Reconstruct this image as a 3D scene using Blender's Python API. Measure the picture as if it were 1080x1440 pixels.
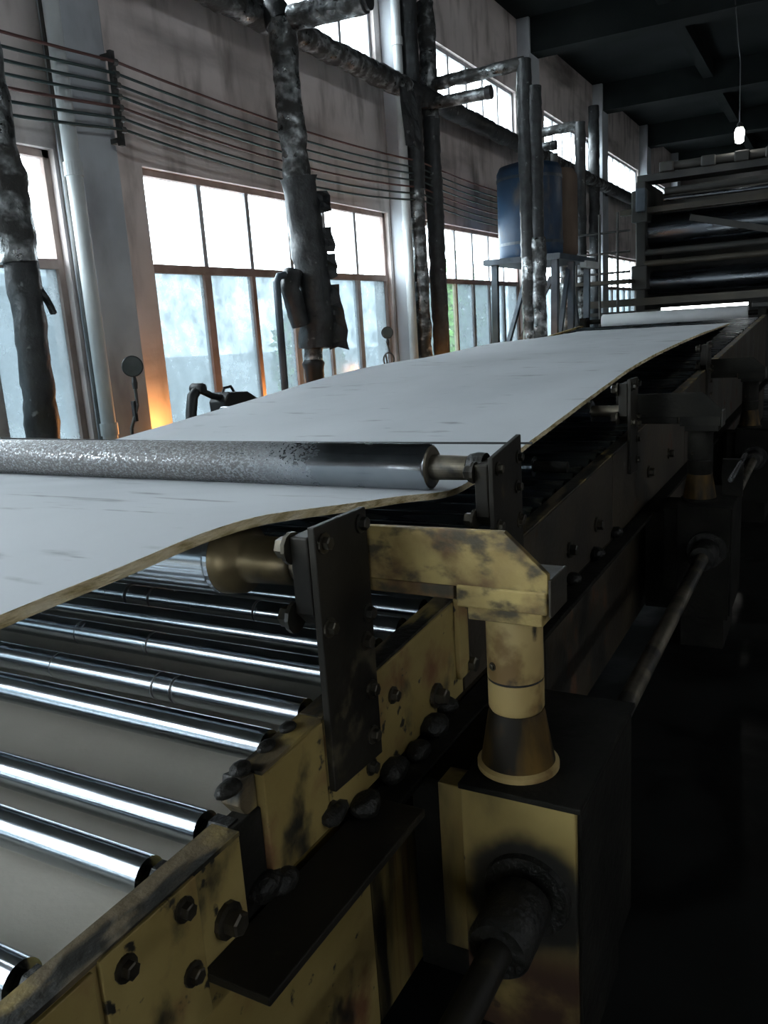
import bpy, bmesh, math, random
from mathutils import Vector, Matrix, noise

random.seed(7)
SC = bpy.context.scene
COL = SC.collection
for o in list(bpy.data.objects):
    bpy.data.objects.remove(o, do_unlink=True)

# ------------------------------------------------------------------ camera
CAM_POS = Vector((0, 0, 1.65))
cam_d = bpy.data.cameras.new('camera')
cam = bpy.data.objects.new('camera', cam_d)
COL.objects.link(cam)
yaw, pit, rol = -0.50728979, -0.22063372, 0.06573315
fw = Vector((math.sin(yaw) * math.cos(pit), math.cos(yaw) * math.cos(pit), math.sin(pit)))
rt = Vector((math.cos(yaw), -math.sin(yaw), 0))
dn = -rt.cross(fw)
r2 = rt * math.cos(rol) + dn * math.sin(rol)
d2 = -rt * math.sin(rol) + dn * math.cos(rol)
cam.matrix_world = Matrix(((r2.x, -d2.x, -fw.x, CAM_POS.x), (r2.y, -d2.y, -fw.y, CAM_POS.y),
                           (r2.z, -d2.z, -fw.z, CAM_POS.z), (0, 0, 0, 1)))
cam_d.sensor_fit = 'HORIZONTAL'
cam_d.sensor_width = 36.0
cam_d.lens = 1152.27 / 1080 * 36
cam_d.clip_start = 0.02
cam_d.clip_end = 300
SC.camera = cam

# ------------------------------------------------------------------ light
SKY = 14.0
w = bpy.data.worlds.new('overcast_sky')
SC.world = w
w.use_nodes = True
bg = w.node_tree.nodes['Background']
bg.inputs[0].default_value = (0.86, 0.95, 1.0, 1)
bg.inputs[1].default_value = SKY
SC.view_settings.view_transform = 'Standard'
SC.view_settings.look = 'None'
SC.view_settings.exposure = 0.65
SC.view_settings.gamma = 1.0
SC.view_settings.use_curve_mapping = False
SC.cycles.max_bounces = 7
SC.cycles.diffuse_bounces = 5
SC.cycles.glossy_bounces = 3
SC.cycles.transparent_max_bounces = 8
SC.cycles.sample_clamp_indirect = 6.0
SC.cycles.caustics_reflective = False
SC.cycles.caustics_refractive = False


def portal(name, cx, cy, cz, sy, sz, rot):
    """Sampling portal set in a wall opening: it gives off no light of its own."""
    l = bpy.data.lights.new(name, 'AREA')
    l.shape = 'RECTANGLE'
    l.size, l.size_y = sy, sz
    l.cycles.is_portal = True
    o = bpy.data.objects.new(name, l)
    COL.objects.link(o)
    o.location = (cx, cy, cz)
    o.rotation_euler = rot
    return o


# ------------------------------------------------------------------ mesh helpers
class MB:
    def __init__(s):
        s.v, s.f, s.m = [], [], []

    def add(s, vs, fs, mi=0):
        b = len(s.v)
        s.v += [tuple(v) for v in vs]
        s.f += [tuple(i + b for i in f) for f in fs]
        s.m += [mi] * len(fs)
        return s

    def box(s, x0, x1, y0, y1, z0, z1, mi=0):
        v = [(x, y, z) for x in (x0, x1) for y in (y0, y1) for z in (z0, z1)]
        return s.add(v, [(0, 1, 3, 2), (4, 6, 7, 5), (0, 4, 5, 1), (2, 3, 7, 6), (0, 2, 6, 4), (1, 5, 7, 3)], mi)

    def bar(s, a, b, wx, wz, up=(0, 0, 1)):
        a, b = Vector(a), Vector(b)
        t = (b - a).normalized()
        u = Vector(up)
        if abs(t.dot(u)) > .95:
            u = Vector((0, 1, 0))
        sx = t.cross(u).normalized()
        sz = sx.cross(t).normalized()
        v = []
        for p in (a, b):
            for i, j in ((-1, -1), (1, -1), (1, 1), (-1, 1)):
                v.append(p + sx * wx * .5 * i + sz * wz * .5 * j)
        return s.add(v, [(3, 2, 1, 0), (4, 5, 6, 7), (0, 1, 5, 4), (1, 2, 6, 5), (2, 3, 7, 6), (3, 0, 4, 7)])

    def prism(s, pts, axis, a, b, mi=0):
        """polygon pts (2-D) pushed along an axis from a to b"""
        def P(p, t):
            return {'x': (t, p[0], p[1]), 'y': (p[0], t, p[1]), 'z': (p[0], p[1], t)}[axis]
        n = len(pts)
        v = [P(p, a) for p in pts] + [P(p, b) for p in pts]
        f = [tuple(range(n - 1, -1, -1)), tuple(range(n, 2 * n))]
        f += [(i, (i + 1) % n, n + (i + 1) % n, n + i) for i in range(n)]
        return s.add(v, f, mi)

    def lathe(s, prof, c, axis='z', n=24, mi=0):
        """prof: list of (t, r) along axis from centre c"""
        c = Vector(c)
        ax = {'x': (Vector((1, 0, 0)), Vector((0, 1, 0)), Vector((0, 0, 1))),
              'y': (Vector((0, 1, 0)), Vector((0, 0, 1)), Vector((1, 0, 0))),
              'z': (Vector((0, 0, 1)), Vector((1, 0, 0)), Vector((0, 1, 0)))}[axis]
        v, f = [], []
        for t, r in prof:
            for k in range(n):
                a = 2 * math.pi * k / n
                v.append(c + ax[0] * t + ax[1] * r * math.cos(a) + ax[2] * r * math.sin(a))
        for i in range(len(prof) - 1):
            for k in range(n):
                k2 = (k + 1) % n
                f.append((i * n + k, i * n + k2, (i + 1) * n + k2, (i + 1) * n + k))
        return s.caps(v, f, n, mi)

    def caps(s, v, f, n, mi):
        # end caps on their own vertices, so the round side keeps true normals
        b = len(v)
        v += v[:n] + v[b - n:]
        f.append(tuple(range(b + n - 1, b - 1, -1)))
        f.append(tuple(range(b + n, b + 2 * n)))
        return s.add(v, f, mi)

    def tube(s, path, r, n=10, rad=None, closed=False):
        P = [Vector(p) for p in path]
        v, f = [], []
        up = None
        for i, p in enumerate(P):
            t = (P[min(i + 1, len(P) - 1)] - P[max(i - 1, 0)]).normalized()
            if up is None:
                up = Vector((0, 0, 1)) if abs(t.z) < .9 else Vector((1, 0, 0))
            u = (up - t * up.dot(t)).normalized()
            up = u
            q = t.cross(u)
            for k in range(n):
                a = 2 * math.pi * k / n
                rr = rad(i, k, p) if rad else r
                v.append(p + (u * math.cos(a) + q * math.sin(a)) * rr)
        for i in range(len(P) - 1):
            for k in range(n):
                k2 = (k + 1) % n
                f.append((i * n + k, i * n + k2, (i + 1) * n + k2, (i + 1) * n + k))
        return s.caps(v, f, n, 0)

    def build(s, name, mats, parent=None, smooth=False, bevel=0, origin=None):
        if not isinstance(mats, (list, tuple)):
            mats = [mats]
        xs, ys, zs = zip(*s.v)
        og = Vector(origin) if origin else Vector(((min(xs) + max(xs)) / 2, (min(ys) + max(ys)) / 2, min(zs)))
        me = bpy.data.meshes.new(name)
        me.from_pydata([tuple(Vector(v) - og) for v in s.v], [], s.f)
        for m in mats:
            me.materials.append(m)
        me.polygons.foreach_set('material_index', s.m)
        bm = bmesh.new()
        bm.from_mesh(me)
        bmesh.ops.recalc_face_normals(bm, faces=bm.faces)
        bm.to_mesh(me)
        bm.free()
        if smooth:
            me.polygons.foreach_set('use_smooth', [len(p.vertices) <= 4 for p in me.polygons])
        me.update()
        return link(name, me, og, parent, bevel)


def link(name, me, loc, parent=None, bevel=0):
    o = bpy.data.objects.new(name, me)
    COL.objects.link(o)
    o.location = loc
    if parent is not None:
        adopt(o, parent)
    if bevel:
        b = o.modifiers.new('edge_round', 'BEVEL')
        b.width = bevel
        b.segments = 2
        b.limit_method = 'ANGLE'
        b.angle_limit = math.radians(50)
    return o


WORLD = {}


def wm(o):
    m = Matrix.LocRotScale(o.location, o.rotation_euler, o.scale)
    if o.parent:
        return wm(o.parent) @ o.matrix_parent_inverse @ m
    return m


def adopt(o, parent):
    o.parent = parent
    o.matrix_parent_inverse = wm(parent).inverted()


def tag(o, label=None, cat=None, group=None, kind=None):
    if label:
        o['label'] = label
    if cat:
        o['category'] = cat
    if group:
        o['group'] = group
    if kind:
        o['kind'] = kind
    return o


def thing(name, loc, label, cat, group=None):
    o = bpy.data.objects.new(name, None)
    o.empty_display_size = .1
    COL.objects.link(o)
    o.location = loc
    return tag(o, label, cat, group)


def dup(o, off, label=None, parent=None, group=None):
    c = o.copy()
    COL.objects.link(c)
    if parent is None:
        c.location = Vector(o.location) + Vector(off)
    else:
        c.parent = parent
        c.matrix_parent_inverse = o.matrix_parent_inverse.copy()
    if label:
        c['label'] = label
    if group:
        c['group'] = group
    for ch in [x for x in bpy.data.objects if x.parent == o]:
        dup(ch, off, parent=c)
    return c


# ------------------------------------------------------------------ materials
def mat(name, cols, scale=4.0, detail=5, rough=.6, metal=0.0, bump=0.0, bscale=30.0, stretch=(1, 1, 1),
        dirt=None, rrange=None, coat=0, spec=.5, lo=.35, hi=.65):
    """cols: one colour or two/three mixed by noise. dirt: list of
    (colour, scale, stretch, threshold, softness, roughness)."""
    m = bpy.data.materials.new(name)
    m.use_nodes = True
    nt = m.node_tree
    N, L = nt.nodes, nt.links
    b = N['Principled BSDF']
    tc = N.new('ShaderNodeTexCoord')
    oi = N.new('ShaderNodeObjectInfo')
    addv = N.new('ShaderNodeVectorMath')
    addv.operation = 'MULTIPLY_ADD'
    cmb = N.new('ShaderNodeCombineXYZ')
    for i in range(3):
        L.new(oi.outputs['Random'], cmb.inputs[i])
    L.new(cmb.outputs[0], addv.inputs[0])
    addv.inputs[1].default_value = (7.3, 5.1, 9.7)
    L.new(tc.outputs['Object'], addv.inputs[2])

    def nz(sc, st, det=5):
        mp = N.new('ShaderNodeMapping')
        mp.inputs['Scale'].default_value = st
        L.new(addv.outputs[0], mp.inputs[0])
        n = N.new('ShaderNodeTexNoise')
        n.inputs['Scale'].default_value = sc
        n.inputs['Detail'].default_value = det
        L.new(mp.outputs[0], n.inputs['Vector'])
        return n
    if isinstance(cols[0], (int, float)):
        cols = [cols]
    if len(cols) == 1:
        rgb = N.new('ShaderNodeRGB')
        rgb.outputs[0].default_value = (*cols[0], 1)
        cur = rgb.outputs[0]
    else:
        n = nz(scale, stretch, detail)
        rp = N.new('ShaderNodeValToRGB')
        e = rp.color_ramp.elements
        e[0].position, e[1].position = lo, hi
        e[0].color, e[1].color = (*cols[0], 1), (*cols[-1], 1)
        if len(cols) == 3:
            k = rp.color_ramp.elements.new((lo + hi) / 2)
            k.color = (*cols[1], 1)
        L.new(n.outputs['Fac'], rp.inputs[0])
        cur = rp.outputs[0]
    rv = N.new('ShaderNodeValue')
    rv.outputs[0].default_value = rough
    rcur = rv.outputs[0]
    if rrange:
        n = nz(scale * 1.7, stretch, 4)
        mr = N.new('ShaderNodeMapRange')
        mr.inputs['From Min'].default_value = .3
        mr.inputs['From Max'].default_value = .7
        mr.inputs['To Min'].default_value, mr.inputs['To Max'].default_value = rrange
        L.new(n.outputs['Fac'], mr.inputs['Value'])
        rcur = mr.outputs[0]
    mv = N.new('ShaderNodeValue')
    mv.outputs[0].default_value = metal
    mcur = mv.outputs[0]
    for d in (dirt or []):
        c, sc, st, th, so, dr = d[:6]
        n = nz(sc, st, 6)
        mr = N.new('ShaderNodeMapRange')
        mr.inputs['From Min'].default_value = th - so
        mr.inputs['From Max'].default_value = th + so
        mr.interpolation_type = 'SMOOTHSTEP'
        L.new(n.outputs['Fac'], mr.inputs['Value'])
        fac = mr.outputs[0]
        if len(d) > 6:       # (axis, from, to): the dirt fades along the object's own axis
            ax, a, z = d[6]
            sp = N.new('ShaderNodeSeparateXYZ')
            L.new(tc.outputs['Object'], sp.inputs[0])
            g = N.new('ShaderNodeMapRange')
            g.interpolation_type = 'SMOOTHSTEP'
            g.inputs['From Min'].default_value, g.inputs['From Max'].default_value = a, z
            L.new(sp.outputs['xyz'.index(ax)], g.inputs['Value'])
            mu = N.new('ShaderNodeMath')
            mu.operation = 'MULTIPLY'
            L.new(fac, mu.inputs[0])
            L.new(g.outputs[0], mu.inputs[1])
            fac = mu.outputs[0]
        mx = N.new('ShaderNodeMix')
        mx.data_type = 'RGBA'
        L.new(fac, mx.inputs['Factor'])
        L.new(cur, mx.inputs[6])
        mx.inputs[7].default_value = (*c, 1)
        cur = mx.outputs[2]
        mf = N.new('ShaderNodeMix')
        L.new(fac, mf.inputs['Factor'])
        L.new(rcur, mf.inputs[2])
        mf.inputs[3].default_value = dr
        rcur = mf.outputs[0]
        mm = N.new('ShaderNodeMix')
        L.new(fac, mm.inputs['Factor'])
        L.new(mcur, mm.inputs[2])
        mm.inputs[3].default_value = 0
        mcur = mm.outputs[0]
    L.new(cur, b.inputs['Base Color'])
    L.new(rcur, b.inputs['Roughness'])
    L.new(mcur, b.inputs['Metallic'])
    b.inputs['Specular IOR Level'].default_value = spec
    b.inputs['Coat Weight'].default_value = coat
    if bump:
        n = nz(bscale, stretch, 6)
        bp = N.new('ShaderNodeBump')
        bp.inputs['Strength'].default_value = bump
        bp.inputs['Distance'].default_value = .01
        L.new(n.outputs['Fac'], bp.inputs['Height'])
        L.new(bp.outputs[0], b.inputs['Normal'])
    return m


def emit(name, col, s):
    m = bpy.data.materials.new(name)
    m.use_nodes = True
    nt = m.node_tree
    nt.nodes.clear()
    e = nt.nodes.new('ShaderNodeEmission')
    e.inputs[0].default_value = (*col, 1)
    e.inputs[1].default_value = s
    o = nt.nodes.new('ShaderNodeOutputMaterial')
    nt.links.new(e.outputs[0], o.inputs[0])
    return m


def glass_mat(name, dirt_lo, dirt_hi, tint, film):
    """dirty window glass: clear where clean, a diffusing film of dust elsewhere"""
    m = bpy.data.materials.new(name)
    m.use_nodes = True
    nt = m.node_tree
    N, L = nt.nodes, nt.links
    N.clear()
    out = N.new('ShaderNodeOutputMaterial')
    tc = N.new('ShaderNodeTexCoord')
    oi = N.new('ShaderNodeObjectInfo')
    ad = N.new('ShaderNodeVectorMath')
    cmb = N.new('ShaderNodeCombineXYZ')
    for i in range(3):
        L.new(oi.outputs['Random'], cmb.inputs[i])
    ad.operation = 'MULTIPLY_ADD'
    L.new(cmb.outputs[0], ad.inputs[0])
    ad.inputs[1].default_value = (11, 17, 13)
    L.new(tc.outputs['Object'], ad.inputs[2])
    n = N.new('ShaderNodeTexNoise')
    n.inputs['Scale'].default_value = 3.5
    n.inputs['Detail'].default_value = 8
    n.inputs['Roughness'].default_value = .68
    L.new(ad.outputs[0], n.inputs['Vector'])
    mr = N.new('ShaderNodeMapRange')
    mr.inputs['From Min'].default_value = .36
    mr.inputs['From Max'].default_value = .66
    mr.inputs['To Min'].default_value = dirt_lo
    mr.inputs['To Max'].default_value = dirt_hi
    L.new(n.outputs['Fac'], mr.inputs['Value'])
    tr = N.new('ShaderNodeBsdfTransparent')
    tr.inputs[0].default_value = (*tint, 1)
    tl = N.new('ShaderNodeBsdfTranslucent')
    tl.inputs[0].default_value = (*film, 1)
    mx = N.new('ShaderNodeMixShader')
    L.new(mr.outputs[0], mx.inputs[0])
    L.new(tr.outputs[0], mx.inputs[1])
    L.new(tl.outputs[0], mx.inputs[2])
    gl = N.new('ShaderNodeBsdfGlossy')
    gl.inputs['Roughness'].default_value = .15
    m2 = N.new('ShaderNodeMixShader')
    m2.inputs[0].default_value = .05
    L.new(mx.outputs[0], m2.inputs[1])
    L.new(gl.outputs[0], m2.inputs[2])
    L.new(m2.outputs[0], out.inputs[0])
    return m


GREASE = (.012, .011, .008)
RUST = (.14, .05, .02)
M = {}
M['wall'] = mat('plaster_wall', [(.64, .575, .55), (.76, .69, .665)], 1.3, rough=.95, bump=.15, bscale=25, spec=.2,
                dirt=[((.20, .18, .17), .8, (1, .5, 2.2), .64, .14, .95), ((.33, .29, .27), 2.2, (1, 2, .6), .62, .16, .95)])
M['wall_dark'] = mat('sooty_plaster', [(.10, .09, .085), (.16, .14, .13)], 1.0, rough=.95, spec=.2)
M['pilaster'] = mat('bluegrey_paint', [(.44, .47, .50), (.54, .57, .60)], 2, rough=.9, bump=.1, bscale=20, spec=.2,
                    dirt=[((.26, .26, .27), 1.4, (1, 1, .5), .6, .12, .9)])
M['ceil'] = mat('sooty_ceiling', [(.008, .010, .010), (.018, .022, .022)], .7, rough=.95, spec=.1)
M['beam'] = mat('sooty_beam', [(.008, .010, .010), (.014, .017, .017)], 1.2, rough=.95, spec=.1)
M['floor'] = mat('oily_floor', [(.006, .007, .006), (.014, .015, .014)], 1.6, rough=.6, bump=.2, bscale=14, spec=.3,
                 dirt=[((.006, .006, .006), 3, (1, 1, 1), .55, .1, .3)])
M['aisle'] = mat('bounce_concrete', [(.46, .44, .41), (.58, .56, .53)], 1.2, rough=.9, bump=.1, bscale=20, spec=.2)  # kept pale so the unseen aisle throws daylight back at the wall
M['frame'] = mat('brown_window_paint', [(.25, .19, .17), (.36, .28, .25)], 6, rough=.8, spec=.3)
M['frame_grey'] = mat('grey_window_steel', [(.30, .30, .31), (.45, .46, .47)], 6, rough=.6, spec=.4)
M['glass_up'] = glass_mat('clear_dusty_glass', .05, .25, (.97, .99, 1), (.75, .8, .85))
M['glass_low'] = glass_mat('grimy_glass', .35, .75, (.35, .39, .41), (.155, .175, .185))
M['glass_open'] = glass_mat('thin_dust_glass', .05, .2, (.50, .56, .50), (.2, .22, .22))
M['sheet'] = mat('offwhite_board', [(.415, .435, .455), (.48, .50, .52)], 1.6, rough=.75, bump=.04, bscale=60, spec=.25,
                 stretch=(1, .5, 1), dirt=[((.25, .25, .26), 2.4, (1.2, 4, 1), .68, .07, .8),
                                           ((.29, .30, .31), 9, (.6, 3, 1), .72, .05, .8)])
M['sheet_edge'] = mat('fibrous_cut_edge', [(.42, .33, .16), (.74, .62, .38), (.85, .75, .54)], 26, rough=.95, bump=.9, bscale=90, spec=.1,
                      stretch=(1, .5, 2))
M['sheet_low'] = mat('dull_board', [(.46, .44, .385), (.55, .525, .465)], 2.0, rough=.9, bump=.1, bscale=50, spec=.15,
                     dirt=[((.12, .11, .10), 6, (.5, 2, 1), .73, .03, .8)])
M['chrome'] = mat('polished_roller_steel', [(.40, .44, .48), (.50, .54, .58)], 5, rough=.2, metal=1, stretch=(.3, 3, 3),
                  rrange=(.13, .22), bump=.015, bscale=200)
M['chrome_marked'] = mat('roller_steel_with_grease_rings', [(.40, .44, .48), (.50, .54, .58)], 5, rough=.2, metal=1, stretch=(.3, 3, 3),
                         rrange=(.14, .24), dirt=[((.025, .025, .025), 2.4, (14, .9, .9), .66, .018, .5)])
M['chrome_dull'] = mat('oily_roller_steel', [(.22, .26, .30), (.31, .35, .39)], 5, rough=.3, metal=1, stretch=(.3, 3, 3), rrange=(.2, .36))
M['chrome_dirty'] = mat('speckled_roller_steel', [(.50, .54, .58), (.62, .66, .70)], 6, rough=.15, metal=1, rrange=(.18, .28),
                        dirt=[((.15, .15, .15), 130, (.7, 1, 1), .46, .10, .7, ('x', .42, .02)),
                              ((.24, .23, .22), 220, (1, 1, 1), .50, .10, .6, ('x', .35, -.25))])
M['steel_worn'] = mat('worn_oily_steel', [(.10, .085, .06), (.24, .21, .16)], 9, rough=.45, metal=.75, bump=.15, bscale=40,
                      dirt=[(GREASE, 5, (1, 1, 1), .56, .06, .5)])
M['bronze'] = mat('oily_bronze', [(.09, .07, .035), (.20, .155, .085)], 7, rough=.4, metal=.7, bump=.06, bscale=30,
                  dirt=[(GREASE, 4, (1, 1, 1), .6, .08, .4)])
YEL = [(.25, .18, .055), (.36, .275, .10)]
M['yellow'] = mat('cream_yellow_paint', YEL, 3, rough=.55, bump=.12, bscale=45,
                  dirt=[((.17, .075, .03), 5, (1, 1, 1), .60, .09, .8), (GREASE, 6, (1, 1, .7), .62, .06, .5), (GREASE, 22, (1, 1, 1), .66, .03, .5)])
M['yellow_top'] = mat('greasy_yellow_paint', YEL, 3, rough=.55, bump=.5, bscale=40,
                      dirt=[((.10, .075, .04), 5, (1, 1, 1), .45, .08, .7), (GREASE, 7, (2, .6, 1), .49, .05, .5)])
M['yellow_streak'] = mat('streaked_yellow_paint', YEL, 3, rough=.55, bump=.12, bscale=45,
                         dirt=[((.10, .045, .018), 7, (1, 2.2, .13), .53, .09, .7), (GREASE, 3.2, (1, 1.8, .25), .55, .07, .4)])
M['grimy'] = mat('grimed_shaded_paint', [(.018, .013, .007), (.050, .037, .020)], 2.5, rough=.6, bump=.3, bscale=30,
                 dirt=[(GREASE, 3, (1, 1, .6), .56, .1, .5), ((.10, .045, .02), 5, (1, 1, 1), .66, .06, .8)])  # brown grime, darkened further to paint in the light falling off with distance
M['yellow_arm'] = mat('peeling_yellow_paint', [(.20, .135, .04), (.42, .315, .11)], 6, rough=.6, bump=.4, bscale=35,
                      dirt=[((.13, .075, .03), 9, (1, 1, 1), .55, .10, .8), ((.05, .038, .018), 16, (1, 1, 1.6), .57, .10, .6)])
M['cream'] = mat('cream_jack_paint', [(.40, .29, .115), (.50, .38, .165)], 4, rough=.45, bump=.05, dirt=[((.20, .12, .04), 9, (1, 1, 1), .58, .08, .6), (GREASE, 14, (1, 1, .6), .64, .05, .5)])
M['skirt'] = mat('oily_jack_skirt', [(.010, .007, .003), (.14, .08, .018)], 11, rough=.55, spec=.2, stretch=(1.4, 1.4, .35), lo=.42, hi=.7)
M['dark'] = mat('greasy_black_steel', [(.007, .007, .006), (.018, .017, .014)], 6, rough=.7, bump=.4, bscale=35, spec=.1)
M['darkplate'] = mat('dark_oiled_plate', [(.009, .008, .006), (.022, .019, .014)], 5, rough=.55, bump=.15, bscale=30, spec=.25,
                     dirt=[((.06, .05, .03), 9, (1, 1, 1), .66, .05, .6)])
M['grease'] = mat('black_grease', [(.006, .006, .005), (.016, .015, .012)], 20, rough=.5, bump=.9, bscale=50, spec=.35)
M['bolt'] = mat('oily_bolt_steel', [(.04, .034, .025), (.10, .088, .065)], 20, rough=.4, metal=.7, dirt=[(GREASE, 14, (1, 1, 1), .55, .08, .4)])
M['foil'] = mat('crumpled_foil_wrap', [(.05, .055, .055), (.17, .18, .18), (.42, .44, .45)], 9, rough=.3, metal=.85, rrange=(.2, .45), bump=1.0, bscale=26,
                dirt=[((.03, .03, .028), 5, (1, 1, 1.5), .52, .08, .7)])
M['foil_black'] = mat('tarred_wrap', [(.008, .010, .011), (.03, .034, .036)], 9, rough=.5, metal=.0, bump=.8, bscale=22,
                      dirt=[((.16, .17, .17), 12, (1, 1, 1), .70, .04, .35)])
M['pipe_dark'] = mat('dark_iron_pipe', [(.045, .045, .042), (.10, .10, .095)], 5, rough=.6, metal=.3, bump=.1)
M['pipe_white'] = mat('white_drain_pipe', [(.45, .48, .48), (.60, .63, .63)], 3, rough=.5)
M['cable_r'] = mat('red_brown_wire', (.10, .045, .04), rough=.7)
M['cable_g'] = mat('dark_green_wire', (.03, .05, .05), rough=.7)
M['blue'] = mat('blue_tank_paint', [(.012, .035, .075), (.02, .06, .12)], 3, rough=.5, dirt=[((.10, .10, .10), 4, (1, 1, .4), .63, .08, .7)])
M['bluegrey'] = mat('bluegrey_steel', [(.03, .045, .06), (.075, .095, .115)], 4, rough=.5, metal=.2)
M['brown_tank'] = mat('rust_brown_tank', [(.09, .06, .042), (.16, .115, .085)], 3, rough=.8, stretch=(1, 1, .4))
M['black'] = mat('black_plastic', (.012, .013, .014), rough=.5)
M['gaugeface'] = mat('dusty_gauge_face', [(.035, .045, .042), (.06, .07, .066)], 12, rough=.3)
M['roll_white'] = mat('white_wrapped_roll', [(.62, .64, .65), (.72, .74, .75)], 3, rough=.8)
M['calroll'] = mat('calender_steel', [(.10, .115, .135), (.16, .18, .20)], 3, rough=.28, metal=1, stretch=(.3, 2, 2), rrange=(.22, .36))
M['calframe'] = mat('calender_cast_frame', [(.018, .020, .019), (.040, .040, .036)], 3, rough=.6)
M['calbrown'] = mat('calender_brown_beam', [(.028, .025, .018), (.052, .045, .031)], 3, rough=.6)
M['leaf'] = mat('hedge_green', [(.05, .14, .03), (.16, .36, .08)], 6, rough=.8)
M['ground'] = mat('yard_concrete', [(.30, .31, .31), (.40, .41, .41)], 1, rough=.9)
M['facade'] = mat('pale_facade', [(.36, .38, .40), (.46, .48, .50)], .6, rough=.9)
M['facade_win'] = mat('facade_dark_window', (.10, .12, .14), rough=.3)
M['cord'] = mat('black_cord', (.02, .02, .02), rough=.8)
M['bulb'] = emit('lamp_glass_glow', (1, .97, .9), 22)
M['tube'] = emit('tube_glow', (.95, 1, 1), 16)
M['warm'] = emit('warm_bulb_glow', (1, .40, .10), 110)

# shared bolt meshes: hexagon head on a washer, axis +x / -y
def bolt_mesh(r, h):
    mb = MB()
    mb.lathe([(0, r * 1.5), (h * .25, r * 1.5)], (0, 0, 0), 'x', 12)
    mb.lathe([(h * .25, r), (h * .9, r), (h, r * .8)], (0, 0, 0), 'x', 6)
    o = mb.build('bolt', M['bolt'], origin=(0, 0, 0))
    me = o.data
    bpy.data.objects.remove(o)
    return me


BOLT = bolt_mesh(.0135, .018)
NUT = bolt_mesh(.021, .034)


def bolt(parent, x, y, z, me=None, rotz=0.0, name='bolt'):
    o = bpy.data.objects.new(name, me or BOLT)
    COL.objects.link(o)
    o.location = (x, y, z)
    o.rotation_euler = (random.random() * 1.0, 0, rotz)
    adopt(o, parent)
    return o


# ================================================================== SETTING
WX = -5.0            # inner face of the window wall
P = 5.03             # bay length
ROOF = 6.58
Z0, ZT, ZR = .85, 3.05, 2.26
HB, HT = 4.73, 5.42
bays = range(-2, 6)  # bay k: window from .30+5.03k
lowY = lambda k: (.32 + P * k, (4.57 if k else 4.47) + P * k)
highY = lambda k: (1.06 + P * k, 4.50 + P * k)
YB, YE = -10.5, 31.0
mb = MB()
GA, GB = lowY(-1)          # bay beside the photographer
GLOW, GTOP = 2.50, 4.0
mb.box(WX - .26, WX, YB, YE, -.1, Z0)
for a, b in ((YB, GA), (GB, YE)):
    mb.box(WX - .26, WX, a, b, ZT, HB)
mb.box(WX - .26, WX, GA, GB, GTOP, HB)
mb.box(WX - .26, WX, YB, YE, HT, ROOF + .2)
ys = [YB] + [y for k in bays for y in lowY(k)] + [YE]
for i in range(0, len(ys), 2):
    if ys[i + 1] > ys[i]:
        mb.box(WX - .26, WX, ys[i], ys[i + 1], Z0, ZT)
ys = [YB] + [y for k in bays for y in highY(k)] + [YE]
for i in range(0, len(ys), 2):
    if ys[i + 1] > ys[i]:
        mb.box(WX - .26, WX, ys[i], ys[i + 1], HB, HT)
wall = tag(mb.build('wall_left', M['wall'], origin=(WX, 0, 0)), kind='structure')
for k in range(-2, 6):
    c = 4.90 + P * k - (.21 if k == 0 else 0)
    hw = .19 if k == 0 else .27
    MB().box(WX, WX + .22, c - hw, c + hw, 0, ROOF).build('pilaster', M['pilaster'], wall, bevel=.015)
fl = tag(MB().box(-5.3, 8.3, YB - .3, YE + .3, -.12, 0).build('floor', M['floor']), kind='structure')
MB().box(-4.99, -3.50, YB, YE, 0, .015).build('aisle_bounce_slab', M['aisle'], fl)  # unseen pale strip, added to bounce window light onto the wall
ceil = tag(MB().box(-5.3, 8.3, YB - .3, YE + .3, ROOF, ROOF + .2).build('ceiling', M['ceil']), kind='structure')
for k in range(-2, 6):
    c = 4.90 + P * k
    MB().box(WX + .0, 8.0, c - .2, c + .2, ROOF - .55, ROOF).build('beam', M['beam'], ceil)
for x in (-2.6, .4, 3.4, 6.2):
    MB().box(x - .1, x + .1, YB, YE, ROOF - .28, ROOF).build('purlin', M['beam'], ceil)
mb = MB()
RZ0, RZ1 = 5.15, 5.53
rwin = [(-5.0, -2.2), (-.4, 2.4), (4.2, 7.0)]      # unseen high slots in the opposite wall, added to light the window wall
mb.box(8.0, 8.3, YB, YE, 0, RZ0)
mb.box(8.0, 8.3, YB, YE, RZ1, ROOF)
ys = [YB] + [y for p in rwin for y in p] + [YE]
for i in range(0, len(ys), 2):
    mb.box(8.0, 8.3, ys[i], ys[i + 1], RZ0, RZ1)
tag(mb.build('wall_right', M['wall']), kind='structure')
for a, b in rwin:
    portal('window_portal', 8.28, (a + b) / 2, (RZ0 + RZ1) / 2, RZ1 - RZ0, b - a, (0, math.pi / 2, 0))
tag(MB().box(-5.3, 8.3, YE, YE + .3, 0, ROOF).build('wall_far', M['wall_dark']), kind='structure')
# wall behind the photographer; its unseen gateway is added to light the near faces
GX0, GX1, GZ = .8, 2.2, 2.1
mb = MB()
mb.box(-5.3, GX0, YB - .3, YB, 0, ROOF)
mb.box(GX1, 8.3, YB - .3, YB, 0, ROOF)
mb.box(GX0, GX1, YB - .3, YB, GZ, ROOF)
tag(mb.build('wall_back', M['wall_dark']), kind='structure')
portal('added_gateway_portal', (GX0 + GX1) / 2, YB - .02, GZ / 2, GX1 - GX0, GZ, (math.pi / 2, 0, math.pi))

# ---- windows
PM = {}


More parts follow.
